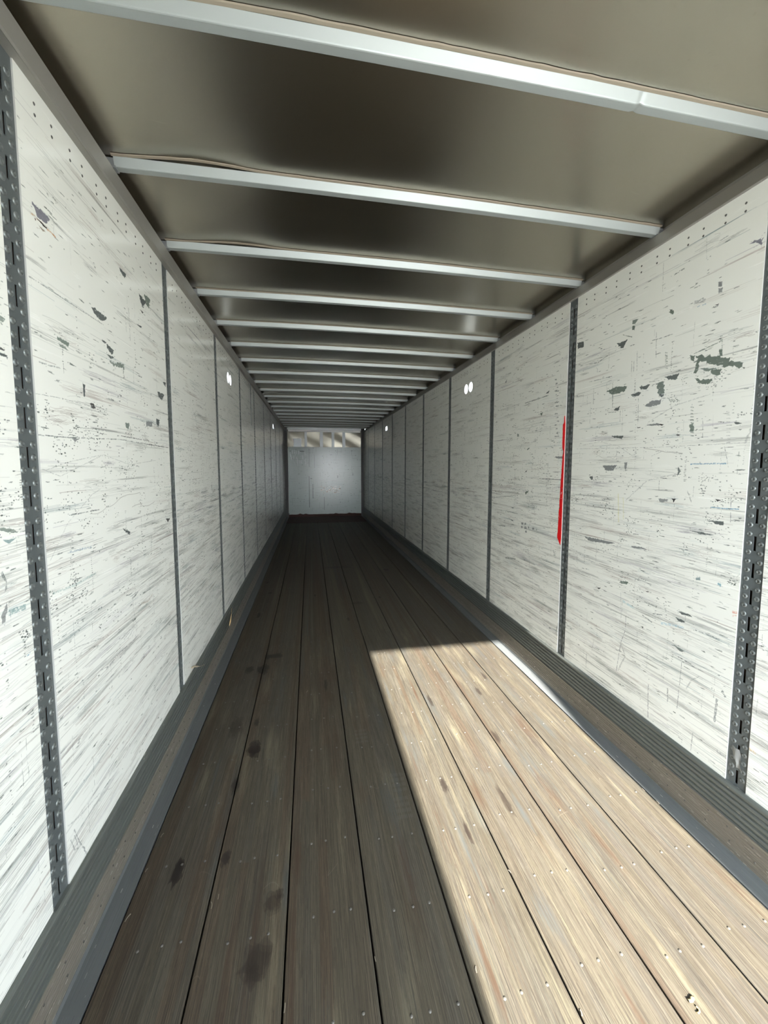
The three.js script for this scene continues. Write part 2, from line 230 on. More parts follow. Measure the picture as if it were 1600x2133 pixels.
const WALL_WHITE = [230, 231, 224];
function paintPanel(W, H, zNear, width, seed, heavy, list) {
  const [c, g] = canvas(W, H), r = rng(seed), sx = W / width, sy = H / PANEL_H;
  const X = (z) => (zNear - z) * sx, Y = (y) => (PANEL_TOP - y) * sy, R = (a, b) => a + (b - a) * r(), N = () => r() + r() - 1;
  g.fillStyle = `rgb(${WALL_WHITE})`; g.fillRect(0, 0, W, H); g.lineCap = 'butt';
  // dry rub: a run of thin broken lines along x, as left by something dragged
  const rub = (x, y, len, high, n, col, a) => {
    for (let k = 0; k < n; k++) {
      const yy = y + N() * high, x0 = x + R(0, 0.5) * len, l = R(0.15, 0.6) * len;
      g.strokeStyle = `rgba(${col},${a * R(0.4, 1)})`; g.lineWidth = R(0.0006, 0.0022) * sy; g.beginPath(); g.moveTo(x0, yy);
      g.quadraticCurveTo(x0 + l / 2, yy + N() * high * 0.6, x0 + l, yy + N() * high * 0.5); g.stroke();
    }
  };
  const fleck = (x, y, w, h, col, a) => {
    g.fillStyle = `rgba(${col},${a})`; g.beginPath();
    for (let k = 0; k < 9; k++) { const t = k / 9 * 6.283, q = R(0.4, 1.05); g.lineTo(x + Math.cos(t) * w * q, y + Math.sin(t) * h * q); } g.fill();
  };
  const GREY = () => { const v = R(118, 172) | 0, t = r(); return t < 0.6 ? [v, v + 2, v - 2] : t < 0.8 ? [v + 8, v - 2, v - 8] : t < 0.9 ? [v - 12, v + 2, v + 4] : [v + 4, v, v + 8]; };
  const DARK = () => { const v = R(58, 104) | 0; return [v, v + 7, v + 4]; };
  // smudges made of many fine rubs
  for (let i = 0; i < 330 * heavy; i++) { const low = r() < 0.55; rub(R(-0.3, 1) * W, Y(low ? R(PANEL_BOTTOM, 1.5) : R(PANEL_BOTTOM, 2.75)), R(0.08, 0.6) * sx, R(0.004, 0.03) * sy, R(6, 26), GREY(), 0.38); }
  // single long lines
  for (let i = 0; i < 520 * heavy; i++) { const low = r() < 0.6; rub(R(-0.3, 1) * W, Y(low ? R(PANEL_BOTTOM, 1.4) : R(PANEL_BOTTOM, 2.75)), R(0.05, 0.5) * sx, R(0.002, 0.008) * sy, 2, GREY(), R(0.25, 0.75)); }
  // short dark scrapes, broken up
  for (let i = 0; i < 520 * heavy; i++) rub(R(0, 1) * W, Y(PANEL_BOTTOM + (PANEL_H - 0.15) * Math.pow(r(), 0.9)), R(0.008, 0.05) * sx, R(0.0012, 0.004) * sy, R(2, 6), DARK(), R(0.4, 0.95));
  // dark flecks, gathered in drifts at load height
  for (let i = 0; i < 54 * heavy; i++) {
    const cx = R(0, 1) * W, cy = Y(1.55 + 0.75 * N()), rx = R(0.02, 0.12) * sx, ry = R(0.02, 0.10) * sy, n = R(5, 26), col = DARK();
    for (let k = 0; k < n; k++) fleck(cx + N() * rx, cy + N() * ry, R(0.0015, 0.007) * sx, R(0.001, 0.0035) * sy, col, R(0.4, 0.95));
  }
  // columns of dashes, one under the other
  for (let i = 0; i < 34 * heavy; i++) {
    const x = R(0, 1) * W, y0 = Y(R(0.7, 2.3)), n = R(5, 20) | 0, st = R(0.006, 0.014) * sy, w = R(0.003, 0.012) * sx, col = DARK(), a = R(0.35, 0.8);
    for (let k = 0; k < n; k++) if (r() < 0.7) fleck(x + N() * 3, y0 + k * st, w * R(0.3, 1), R(0.0008, 0.0025) * sy, col, a);
  }
  // thin upright scratches, broken up
  for (let i = 0; i < 60 * heavy; i++) {
    const x = R(0, 1) * W, y = Y(R(0.4, 2.5)), l = R(0.02, 0.12) * sy, col = DARK(), a = R(0.2, 0.6);
    for (let t = 0; t < 1; t += R(0.08, 0.3)) { g.fillStyle = `rgba(${col},${a * R(0.3, 1)})`; g.fillRect(x + N() * 1.5, y + t * l, R(0.0006, 0.0024) * sx, R(0.05, 0.25) * l); }
  }
  // bright bare wipes
  for (let i = 0; i < 120 * heavy; i++) rub(R(-0.1, 1) * W, R(0, 1) * H, R(0.03, 0.3) * sx, R(0.001, 0.012) * sy, R(2, 8), [246, 247, 242], R(0.3, 0.8));
  // wandering hair lines
  for (let i = 0; i < 9 * heavy; i++) {
    let x = R(0, 1) * W, y = Y(R(0.4, 1.8)); g.strokeStyle = `rgba(120,116,112,${R(0.25, 0.5)})`; g.lineWidth = R(0.001, 0.0024) * sx; g.beginPath(); g.moveTo(x, y);
    for (let k = 0; k < 4; k++) { const nx = x + R(0.03, 0.12) * sx, ny = y + N() * 0.04 * sy; g.quadraticCurveTo((x + nx) / 2 + N() * 12, (y + ny) / 2 + N() * 24, nx, ny); x = nx; y = ny; } g.stroke();
  }
  // the marks read off the photograph
  for (const m of list) {
    const pts = m.q.map(([y, z]) => [X(z), Y(y)]), [, col, al] = m.c.match(/rgba\((.*),([\d.]+)\)/);
    if (m.w) {
      const w = m.w * 0.8 * sy;
      for (let k = 0; k + 1 < pts.length; k++) {
        const [ax, ay] = pts[k], [bx, by] = pts[k + 1], L = Math.hypot(bx - ax, by - ay), n = Math.max(2, L / 5 | 0), px = (bx - ax) / L, py = (by - ay) / L, lanes = Math.max(1, Math.min(5, w / 2.2 | 0));
        for (let q = 0; q < lanes; q++) { let off = (q + 0.5) / lanes - 0.5; for (let j = 0; j < n; j++) { if (r() < 0.18) continue; const t0 = j / n, t1 = Math.min(1, t0 + R(0.8, 1.6) / n), o = off * w + N() * 0.9; g.strokeStyle = `rgba(${col},${al * R(0.45, 1)})`; g.lineWidth = w / lanes * R(0.5, 1.25); g.beginPath(); g.moveTo(ax + px * L * t0 - py * o, ay + py * L * t0 + px * o); g.lineTo(ax + px * L * t1 - py * o, ay + py * L * t1 + px * o); g.stroke(); } }
      }
      continue;
    }
    // torn outline: edges cut into small steps and pushed about
    let x0 = 1e9, x1 = -1e9, y0 = 1e9, y1 = -1e9; for (const [x, y] of pts) { x0 = Math.min(x0, x); x1 = Math.max(x1, x); y0 = Math.min(y0, y); y1 = Math.max(y1, y); }
    const amp = Math.min(9, 0.10 * Math.min(x1 - x0, y1 - y0) + 0.8);
    g.save(); g.beginPath();
    pts.forEach(([ax, ay], k) => { const [bx, by] = pts[(k + 1) % pts.length], n = Math.max(2, Math.hypot(bx - ax, by - ay) / 5 | 0); for (let j = 0; j < n; j++) { const t = j / n; g.lineTo(ax + (bx - ax) * t + N() * amp * 1.6, ay + (by - ay) * t + N() * amp); } });
    g.closePath(); g.fillStyle = m.c; g.fill(); g.clip();
    for (let k = 0; k < (x1 - x0) * (y1 - y0) / 90; k++) { g.fillStyle = r() < 0.3 ? `rgba(${WALL_WHITE},${R(0.2, 0.8)})` : `rgba(50,56,55,${R(0.05, 0.3)})`; g.fillRect(R(x0, x1), R(y0, y1), R(2, 14), R(0.6, 1.8)); }
    g.restore();
    const w = x1 - x0, h = y1 - y0;
    for (let k = 0; k < 4 + w * h / 300; k++) fleck((x0 + x1) / 2 + N() * w * 0.95, (y0 + y1) / 2 + N() * h * 1.1, R(0.8, 0.05 * w + 3), R(0.5, 2), col, al * R(0.4, 0.9));
  }
  return texture(c);
}
for (const s of [-1, 1]) for (const m of marks[s]) m.q = m.p.map(([x, y]) => { const p = pixelOn('x', s * WX, x, y); return [p.y, p.z]; });

const WALL_LOOK = { roughness: 0.17, metalness: 0 };
const generic = [11, 12, 13, 14].map((seed) => std({ ...WALL_LOOK, map: paintPanel(512, 1024, 0, PITCH - POST_W, seed, 0.9, []) }));

// ------------------------------------------------------------------ side walls
// local axes of a wall piece: x along the wall, y up, +z into the wall
function rivetGeometry() {
  const g = new THREE.LatheGeometry([[0, 0.0012], [0.0035, 0.0014], [0.0046, 0.0034], [0.0074, 0.0036], [0.0098, 0.0018], [0.0112, 0]].map(([x, y]) => new THREE.Vector2(x, y)), 12);
  g.rotateX(-Math.PI / 2); return g;
}
const dotGeometry = (() => { const g = new THREE.LatheGeometry([[0, 0.0022], [0.003, 0.0019], [0.0052, 0]].map(([x, y]) => new THREE.Vector2(x, y)), 8); g.rotateX(-Math.PI / 2); return g; })();
const headGeometry = rivetGeometry();
const RIVET_U = [0.128, 0.21, 0.31, 0.385, 0.485, 0.56, 0.66, 0.74, 0.84, 0.925, 1.025, 1.10].map((u) => u - 0.0425);

function wallPanel(s, k, parent) {
  const zn = k < -1 ? REAR : postZ(s, k) - POST_W / 2, zf = k === 9 ? FRONT : postZ(s, k + 1) + POST_W / 2;
  const w = zn - zf, zc = (zn + zf) / 2;
  const sh = new THREE.Shape([[-w / 2, PANEL_BOTTOM], [w / 2, PANEL_BOTTOM], [w / 2, PANEL_TOP], [-w / 2, PANEL_TOP]].map(([x, y]) => new THREE.Vector2(x, y)));
  if (VENT_BAYS[s].includes(k)) for (const z of ventZ(s, k)) { const h = new THREE.Path(); h.absellipse(s > 0 ? zc - z : z - zc, VENT_Y, VENT_R, VENT_R, 0, Math.PI * 2, true); sh.holes.push(h); }
  const g = new THREE.ExtrudeGeometry(sh, { depth: 0.008, bevelEnabled: false, curveSegments: 12 });
  setUV(g, (x, y) => [(s > 0 ? x + w / 2 : w / 2 - x) / w, (y - PANEL_BOTTOM) / PANEL_H]);
  let mat;
  if (k >= -1 && k <= 1) {
    const list = marks[s].filter((m) => { const z = m.q.reduce((a, q) => a + q[1], 0) / m.q.length; return z < zn + 0.06 && z > zf - 0.06; });
    mat = std({ ...WALL_LOOK, map: paintPanel(1024, 2048, zn, w, 40 + s * 7 + k, k === 0 ? 1 : 1.15, list) });
  } else mat = generic[((k + 5) * 3 + (s > 0 ? 1 : 0)) % 4];
  const p = mesh('wall_panel', g, [mat, M.panelEdge], parent);
  p.position.set(s * WX, 0, zc); p.rotation.y = s * Math.PI / 2;
  // two rows of rivets along the head of the panel
  const spots = [];
  for (const u of RIVET_U) for (const y of [2.752, 2.72]) { const x = (s > 0 ? 1 : -1) * (u - w / 2); if (Math.abs(x) < w / 2 - 0.02) spots.push([x, y]); }
  if (k === 0 || k === 1) for (const [x, y] of spots) mesh('rivet', dotGeometry, M.rivet, p).position.set(x, y, 0);
  else if (k > 1 && k < 6) { const m = mesh('rivet_rows', mergeGeometries(spots.map(([x, y]) => dotGeometry.clone().translate(x, y, 0))), M.rivet, p); m.userData.kind = 'stuff'; }
  return p;
}
const walls = {};
for (const s of [-1, 1]) {
  const side = s < 0 ? 'left' : 'right';
  const wall = walls[s] = structure(group('wall_' + side), `scuffed white lined ${side} trailer wall`);
  for (let k = -2; k <= 9; k++) {
    const p = wallPanel(s, k, wall);
    if (s > 0 && k === 0) p.userData.label = 'white wall panel with a large ragged grey-green gouge';
    if (s < 0 && k === 0) p.userData.label = 'white wall panel with a violet-grey gouge and rusty slit';
  }
  // outer skin, pierced at the vents
  const sh = new THREE.Shape([[FRONT - 0.1, -0.15], [REAR, -0.15], [REAR, 2.85], [FRONT - 0.1, 2.85]].map(([x, y]) => new THREE.Vector2(s > 0 ? -x : x, y)));
  for (const k of VENT_BAYS[s]) for (const z of ventZ(s, k)) { const h = new THREE.Path(); h.absellipse(s > 0 ? -z : z, VENT_Y, VENT_R, VENT_R, 0, Math.PI * 2, true); sh.holes.push(h); }
  const skin = mesh('outer_skin', new THREE.ExtrudeGeometry(sh, { depth: 0.012, bevelEnabled: false, curveSegments: 12 }), M.skin, wall);
  skin.position.x = s * 1.322; skin.rotation.y = s * Math.PI / 2;
  // lined vent holes
  for (const k of VENT_BAYS[s]) for (const z of ventZ(s, k)) {
    const g = new THREE.CylinderGeometry(VENT_R, VENT_R, 0.046, 20, 1, true); g.rotateZ(Math.PI / 2);
    mesh('vent_sleeve', g, M.vent, wall).position.set(s * 1.309, VENT_Y, z);
  }
}
// a thin dark strip that hangs down the left wall from the rail
mesh('cable_strip', box(-WX, -WX + 0.006, 2.24, 2.80, -5.895, -5.91), M.post, walls[-1]);

// slotted, riveted steel posts between the panels
const PIN = 0.0375, SLOT = PIN * 3;
function postPlate() {
  const w = POST_W + 0.012, y0 = 0.25, y1 = 2.805;
  const sh = new THREE.Shape([[-w / 2, y0], [w / 2, y0], [w / 2, y1], [-w / 2, y1]].map(([x, y]) => new THREE.Vector2(x, y)));
  for (let j = 0; j < 23; j++) {
    const y = 1.3605 + SLOT * (j - 9); if (y < 0.34 || y > 2.72) continue;
    sh.holes.push(new THREE.Path([[-0.0055, y - 0.03], [-0.0055, y + 0.03], [0.0055, y + 0.03], [0.0055, y - 0.03]].map(([x, q]) => new THREE.Vector2(x, q))));
  }
  return new THREE.ExtrudeGeometry(sh, { depth: 0.003, bevelEnabled: false });
}
const plateGeometry = postPlate(), cavityGeometry = box(-0.03, 0.03, 0.2, 2.84, 0.018, 0.024);
const pinSpots = [];
for (let y = 1.3605 - PIN * 28; y < 2.76; y += PIN) if (y > 0.32) for (const x of [-0.023, 0.023]) pinSpots.push([x, y]);
const pinsFar = mergeGeometries(pinSpots.map(([x, y]) => headGeometry.clone().translate(x, y, 0)));
for (const s of [-1, 1]) for (const k of POSTS) {
  const side = s < 0 ? 'left' : 'right', fromFront = 10 - k;
  const post = group(numbered('wall_post'), [s * (WX + (k < 2 ? 0.0045 : 0.0015)), 0, postZ(s, k)], s * Math.PI / 2);
  mesh('face_plate', plateGeometry, M.post, post);
  mesh('slot_backing', cavityGeometry, M.cavity, post);
  if (k === 0) for (const [x, y] of pinSpots) mesh('rivet', headGeometry, M.pin, post).position.set(x, y, 0);
  else { const m = mesh('rivets', pinsFar, M.pin, post); m.userData.kind = 'stuff'; }
  tag(post, `dark grey slotted steel post on ${side} wall, ${ORD[fromFront]} from the front wall`, 'post', 'riveted posts between the wall panels');
}

// ------------------------------------------------------------------ top rails
const Z0 = FRONT - 0.05, Z1 = REAR;
structure(mesh('trim_1', runZ([[-1.262, 2.80], [-1.258, 2.797], [-1.253, 2.802], [-1.253, 2.872], [-1.257, 2.876], [-1.335, 2.876], [-1.335, 2.95], [-1.385, 2.95], [-1.385, 2.75], [-1.335, 2.75], [-1.335, 2.80]], Z0, Z1), M.rail), 'brown-grey metal rail along the head of the left wall');
structure(mesh('trim_2', runZ([[1.276, 2.802], [1.279, 2.797], [1.335, 2.80], [1.335, 2.75], [1.385, 2.75], [1.385, 2.95], [1.35, 2.95], [1.35, 2.876], [1.305, 2.876], [1.302, 2.872]], Z0, Z1), M.rail), 'brown-grey metal rail along the head of the right wall');

// ------------------------------------------------------------------ ribbed scuff liners along the floor
function paintLiner(seed, base, spread, glints) {
  const [c, g] = canvas(512, 1024), r = rng(seed);
  g.fillStyle = `rgb(${base})`; g.fillRect(0, 0, 512, 1024);
  for (let i = 0; i < 1600; i++) {
    const v = (r() - 0.5) * spread, b = base.map((q) => Math.max(0, Math.min(255, q + v + (r() - 0.5) * 8)) | 0);
    g.fillStyle = `rgba(${b},${0.25 + r() * 0.4})`; g.fillRect(r() * 512, r() * 1024, 1 + r() * 2.5, 20 + r() * 220);
  }
  for (let i = 0; i < glints; i++) { g.fillStyle = `rgba(200,196,184,${0.3 + r() * 0.5})`; g.fillRect(r() * 512, r() * 1024, 1.5 + r() * 3, 3 + r() * 14); }
  return texture(c);
}
const ribMap = paintLiner(3, [101, 105, 101], 42, 30), wearMap = paintLiner(4, [121, 115, 105], 80, 240), stripMap = paintLiner(5, [94, 97, 97], 26, 20);
const linerLook = (map) => std({ map, roughness: 0.45, metalness: 0.35 });
const ribMat = linerLook(ribMap), wearMat = linerLook(wearMap), stripMat = std({ map: stripMap, roughness: 0.5, metalness: 0.15 });
for (const s of [-1, 1]) {
  const side = s < 0 ? 'left' : 'right', b = structure(group('baseboard_' + side), `ribbed dark grey metal scuff liner at the foot of the ${side} wall`);
  const flip = (pts) => pts.map(([d, y]) => [s * (WX - d), y]);
  const liner = (g) => setUV(g, (x, y, z) => [(y + Math.abs(x)) * 3, z * 0.8]);
  const up = [[-0.02, 0.155], [-0.02, 0.306], [0.008, 0.306], [0.013, 0.302]];
  for (let i = 0; i < 6; i++) { const y = 0.298 - i * 0.0245; up.push([0.016, y], [0.016, y - 0.011], [0.0085, y - 0.0145], [0.0085, y - 0.021]); }
  up.push([0.016, 0.152]);
  mesh('ribbed_face', liner(runZ(flip(up), Z0, Z1)), ribMat, b);
  const low = [[-0.02, 0], [-0.02, 0.148], [0.012, 0.148], [0.016, 0.145]];
  for (let i = 0; i < 7; i++) { const y = 0.142 - i * 0.0135; low.push([0.0165, y], [0.0165, y - 0.0075], [0.0138, y - 0.010]); }
  low.push([0.016, 0.045], [0.016, 0.0]);
  mesh('worn_face', liner(runZ(flip(low), Z0, Z1)), wearMat, b);
  mesh('floor_strip', liner(runZ(flip([[-0.02, -0.03], [-0.02, 0.02], [0.017, 0.02], [0.021, 0.006], [0.088, 0.002], [0.088, -0.03]]), Z0, Z1)), stripMat, b);
  // small rivets in two rows through the worn face
  const dots = [], r = rng(70 + s);
  for (let z = -0.7; z > -9; z -= 0.102) for (const y of [0.118, 0.064]) { const g = new THREE.SphereGeometry(0.0042, 6, 4); g.scale(0.5, 1, 1); g.translate(s * (WX - 0.0168), y + (r() - 0.5) * 0.004, z + (r() - 0.5) * 0.02); dots.push(g); }
  const d = mesh('rivet_rows', mergeGeometries(dots), M.screw, b); d.userData.kind = 'stuff';
}

// ------------------------------------------------------------------ plank floor
const FX = 1.195, BOARD = 2 * FX / 8, GAP = 0.0065;
const Z_NEAR = -0.8, Z_MID = -4.0, Z_BACK = -12.05;
// stains: [x, z, half width, half length, strength] on the floor
const stains = [[-1.053, -1.665, 0.028, 0.075, 0.85], [-0.84, -2.36, 0.05, 0.085, 0.7], [-0.69, -1.29, 0.07, 0.075, 0.3], [-0.70, -1.25, 0.03, 0.05, 0.25], [-0.65, -1.47, 0.045, 0.05, 0.3], [-0.63, -1.50, 0.02, 0.03, 0.3], [-0.872, -1.69, 0.024, 0.045, 0.6], [-1.002, -3.35, 0.043, 0.07, 0.6], [-0.897, -3.33, 0.05, 0.095, 0.75], [-0.82, -3.56, 0.08, 0.05, 0.7], [-0.88, -3.55, 0.03, 0.06, 0.6], [-1.08, -4.6, 0.025, 0.10, 0.7], [-0.394, -3.0, 0.016, 0.10, 0.5], [-1.03, -5.4, 0.04, 0.035, 0.7], [-0.45, -5.19, 0.018, 0.06, 0.6], [0.361, -4.96, 0.022, 0.06, 0.6], [-1.12, -5.9, 0.03, 0.06, 0.6], [-0.86, -2.62, 0.02, 0.05, 0.5], [-0.9, -2.1, 0.02, 0.07, 0.5], [-0.98, -2.6, 0.06, 0.12, 0.25], [0.33, -2.65, 0.02, 0.09, 0.35], [0.62, -2.2, 0.022, 0.08, 0.35], [0.18, -1.9, 0.025, 0.07, 0.35], [0.45, -1.75, 0.02, 0.13, 0.35], [0.20, -1.62, 0.015, 0.08, 0.4], [0.72, -2.7, 0.02, 0.08, 0.35], [0.86, -2.9, 0.018, 0.07, 0.3], [-0.1, -4.3, 0.02, 0.06, 0.4], [0.05, -4.8, 0.12, 0.05, 0.25], [0.7, -6.3, 0.05, 0.06, 0.6], [-0.07, -6.6, 0.3, 0.1, 0.2]];
function paintBoard(i) {
  const W = 512, H = 2048, NEAR = 1536, [c, g] = canvas(W, H), r = rng(500 + i), R = (a, b) => a + (b - a) * r();
  const x0 = -FX + i * BOARD, sx = W / BOARD;
  const brown = i < 3 ? 1 : i < 5 ? 0.45 : 0.15;
  const clip = (q) => Math.max(0, Math.min(255, q)) | 0;
  const tone = () => { const t = r(), v = R(-9, 9), p = t < 0.5 ? [106, 99, 84] : t < 0.72 + (1 - brown) * 0.24 ? [102, 98, 90] : [106, 86, 68]; return p.map((q) => clip(q + v - brown * 8)); };
  g.fillStyle = `rgb(${[105, 98, 86].map((q) => clip(q - brown * 8))})`; g.fillRect(0, 0, W, H);
  // glued laminations running the length of the board
  for (let x = 0; x < W;) { const w = R(34, 90); for (let y = R(-900, 0); y < H;) { const l = R(400, 1300); g.fillStyle = `rgba(${tone()},0.6)`; g.fillRect(x, y, w, l); y += l; } x += w; }
  // grain: short broken fibres
  for (let k = 0; k < 19000; k++) {
    const v = r(), a = R(0.08, 0.44), col = v < 0.48 ? [48, 40, 32] : v < 0.76 ? [152, 142, 124] : [92, 78, 62];
    g.fillStyle = `rgba(${col},${a})`; g.fillRect(R(0, W), R(-60, H), R(0.8, 2.6), R(8, 120));
  }
  // weathered grey, brown and pale rubbed areas with grain of their own
  for (let k = 0; k < 46; k++) {
    const x = R(0, W), y = R(0, H), n = R(60, 200), t = r(), rx = R(20, 90), ry = R(40, 200), col = t < 0.25 + 0.2 * (1 - brown) ? [92, 95, 95] : t < 0.72 + 0.2 * (1 - brown) ? [142, 134, 112] : [84, 62, 46];
    for (let q = 0; q < n; q++) { g.fillStyle = `rgba(${col},${R(0.06, 0.26)})`; g.fillRect(x + (r() + r() - 1) * rx, y + (r() + r() - 1) * ry, R(1, 6), R(8, 70)); }
  }
  // tyre and pallet scratches
  for (let k = 0; k < 34; k++) { g.strokeStyle = `rgba(168,156,132,${R(0.15, 0.5)})`; g.lineWidth = R(0.8, 2.2); const x = R(0, W), y = R(0, H), l = R(40, 320); g.beginPath(); g.moveTo(x, y); g.quadraticCurveTo(x + R(-8, 8), y + l / 2, x + R(-22, 22), y + l); g.stroke(); }
  for (let k = 0; k < 10; k++) { g.strokeStyle = `rgba(160,154,140,${R(0.15, 0.4)})`; g.lineWidth = R(1, 2); const x = R(0, W), y = R(0, H); g.beginPath(); g.moveTo(x, y); g.quadraticCurveTo(x + R(-60, 60), y + R(-30, 30), x + R(-120, 120), y + R(-40, 40)); g.stroke(); }
  // dark drips, oil and footmarks
  for (const [x, z, a, b, s] of stains) {
    if (x + a * 1.3 < x0 || x - a * 1.3 > x0 + BOARD) continue;
    const near = z > Z_MID, sy = near ? NEAR / (Z_NEAR - Z_MID) : (H - NEAR) / (Z_MID - Z_BACK), cy = near ? (Z_NEAR - z) * sy : NEAR + (Z_MID - z) * sy;
    const q = rng((x * 1000 + z * 7000 + 90000) | 0);
    for (let pass = 0; pass < 3; pass++) {
      g.fillStyle = `rgba(26,14,9,${s * 0.55})`; g.beginPath();
      for (let k = 0; k < 20; k++) { const t = k / 20 * 6.283, m = (0.6 + 0.16 * pass) * (0.62 + q() * 0.55); g.lineTo((x - x0) * sx + Math.cos(t) * a * sx * m, cy + Math.sin(t) * b * sy * m); } g.fill();
    }
  }
  // tyre print of small blocks on the two boards beside the centre
  if (i === 3) for (const [zz, xx] of [[-1.74, -0.06], [-2.3, -0.2], [-1.9, -0.05]]) for (let a = 0; a < 4; a++) for (let b = 0; b < 3; b++) { g.fillStyle = 'rgba(122,122,118,0.3)'; g.fillRect((xx - 0.04 + b * 0.027 - x0) * sx, (Z_NEAR - zz + a * 0.035) * NEAR / (Z_NEAR - Z_MID), 0.022 * sx, 10); }
  return texture(c);
}
const floor = structure(group('floor'), 'worn wooden plank floor of the trailer');
function boardGeometry(i) {
  const x0 = -FX + i * BOARD + GAP / 2, x1 = x0 + BOARD - GAP, ch = 0.002, parts = [];
  const prof = [[x0, -0.03], [x1, -0.03], [x1, -ch], [x1 - ch, 0], [x0 + ch, 0], [x0, -ch]];
  for (const [za, zb, f] of [[REAR, Z_NEAR, (z) => 1 - (z - Z_NEAR) / 4.2], [Z_NEAR, Z_MID, (z) => 1 - 0.75 * (Z_NEAR - z) / (Z_NEAR - Z_MID)], [Z_MID, Z_BACK, (z) => 0.25 - 0.249 * (Z_MID - z) / (Z_MID - Z_BACK)]])
    parts.push(setUV(runZ(prof, za, zb), (x, y, z) => [(x - x0) / (x1 - x0), f(z)]));
  return mergeGeometries(parts);
}
const screwGeometry = (() => { const g = new THREE.LatheGeometry([[0, 0.0034], [0.003, 0.0031], [0.0052, 0.0012], [0.0058, 0]].map(([x, y]) => new THREE.Vector2(x, y)), 8); return g; })();
const ROW0 = [-1.397, -1.366, -1.393, -1.36, -1.349, -1.377, -1.346, -1.372], boards = [], screws = [];
for (let i = 0; i < 8; i++) {
  const map = paintBoard(i);
  const b = mesh('floor_board', boardGeometry(i), std({ map, color: lin(0.42, 0.42, 0.405), bumpMap: map, bumpScale: 0.0003, roughness: 0.6 }), floor);
  boards.push(b);
  const r = rng(900 + i);
  for (let n = -2; n < 34; n++) {
    const z = ROW0[i] + 0.299 * (1 - n), wide = (n + 20) % 2 === 0;
    if (z > -0.75 || z < -11.6) continue;
    for (const d of wide ? [0.09, 0.15, 0.242] : [0.096, 0.173, 0.236]) screws.push({ i, x: -FX + i * BOARD + d + (r() - 0.5) * 0.006, z: z + (r() - 0.5) * 0.008 });
  }
}
screws.sort((a, b) => b.z - a.z);
screws.slice(0, 300).forEach((s) => mesh('screw', screwGeometry, M.screw, boards[s.i]).position.set(s.x, -0.0004, s.z));
{
  const rest = mesh('screws', mergeGeometries(screws.slice(300).map((s) => screwGeometry.clone().translate(s.x, -0.0004, s.z))), M.screw, floor);
  rest.userData.kind = 'stuff';
}
mesh('under_floor', box(-1.33, 1.33, -0.15, -0.032, FRONT - 0.1, REAR), M.dark, floor);
mesh('front_floor_plate', box(-FX, FX, -0.03, 0.004, FRONT, Z_BACK - 0.003), M.redFloor, floor).userData.label = 'dark reddish-brown floor plate at the front wall';

// ------------------------------------------------------------------ ceiling sheet and roof bows
{
  const [c, g] = canvas(1024, 1024), r = rng(61);
  g.fillStyle = 'rgb(236,236,236)'; g.fillRect(0, 0, 1024, 1024);
  for (let i = 0; i < 9000; i++) { const v = 205 + r() * 50 | 0; g.fillStyle = `rgba(${v},${v},${v},${0.1 + r() * 0.3})`; g.fillRect(r() * 1024, r() * 1024, 1 + r() * 3, 1 + r() * 3); }
  for (let i = 0; i < 60; i++) { g.strokeStyle = `rgba(255,255,255,${0.2 + r() * 0.5})`; g.lineWidth = 0.8 + r() * 1.2; const x = r() * 1024, y = r() * 1024; g.beginPath(); g.moveTo(x, y); g.lineTo(x + (r() - 0.5) * 60, y + (r() - 0.5) * 14); g.stroke(); }
  M.roof.map = texture(c); M.roof.map.repeat.set(1.35, 7);
}
const crown = (x) => 0.010 * (1 - (x / 1.3) ** 2);
const bowZ = (k) => (k === 0 ? -1.277 : -(1.2945 + 0.615 * k));
const bulge = (x, z) => {   // the sheet has come loose from the first bows near the left wall
  let h = 0;
  for (const [k, xc, wx, a] of [[1, -0.93, 0.32, 0.014], [2, -0.88, 0.36, 0.012], [0, -0.55, 0.3, 0.003]]) { const dz = (z - bowZ(k)) / 0.20, dx = (x - xc) / wx; if (Math.abs(dx) < 1) h += a * Math.exp(-dz * dz) * (0.5 + 0.5 * Math.cos(Math.PI * dx)); }
  return h;
};
const wave = (x, z) => 0.0016 * Math.sin(x * 3.1 + Math.sin(z * 1.7) * 2) * Math.sin(z * 2.3 + 1) + 0.0010 * Math.sin(x * 7.3 + z * 1.3) * Math.sin(z * 10.2);
const roofY = (x, z) => 2.918 + crown(x) + wave(x, z) + bulge(x, z);
const ceiling = structure(group('ceiling'), 'dull metal roof sheet of the trailer');
{
  const nx = 36, nz = 330, g = new THREE.PlaneGeometry(2.70, Z1 - Z0, nx, nz); g.rotateX(Math.PI / 2); g.translate(0, 0, (Z0 + Z1) / 2);
  const p = g.attributes.position; for (let i = 0; i < p.count; i++) p.setY(i, roofY(p.getX(i), p.getZ(i)));
  g.computeVertexNormals();
  mesh('roof_sheet', g, M.roof, ceiling);
  mesh('roof_skin', box(-1.385, 1.385, 2.952, 2.97, Z0, Z1), M.skin, ceiling);
}
// profile of [z, y] points swept across the trailer, with flat faces
function sweepX(profile, xs, yAt, closed = true) {
  const pos = [], n = profile.length, P = (x, j) => [x, profile[j][1] + yAt(x), profile[j][0]];
  const m = closed ? n : n - 1;
  for (let i = 0; i + 1 < xs.length; i++) for (let j = 0; j < m; j++) {
    const a = P(xs[i], j), b = P(xs[i + 1], j), c = P(xs[i + 1], (j + 1) % n), d = P(xs[i], (j + 1) % n);
    pos.push(...a, ...b, ...c, ...a, ...c, ...d);
  }
  for (const [x, rev] of [[xs[0], 0], [xs[xs.length - 1], 1]]) for (let j = 1; j + 1 < n; j++) { const t = [P(x, 0), P(x, j), P(x, j + 1)]; if (rev) t.reverse(); pos.push(...t.flat()); }
  const g = new THREE.BufferGeometry(); g.setAttribute('position', new THREE.Float32BufferAttribute(pos, 3)); g.computeVertexNormals(); return g;
}
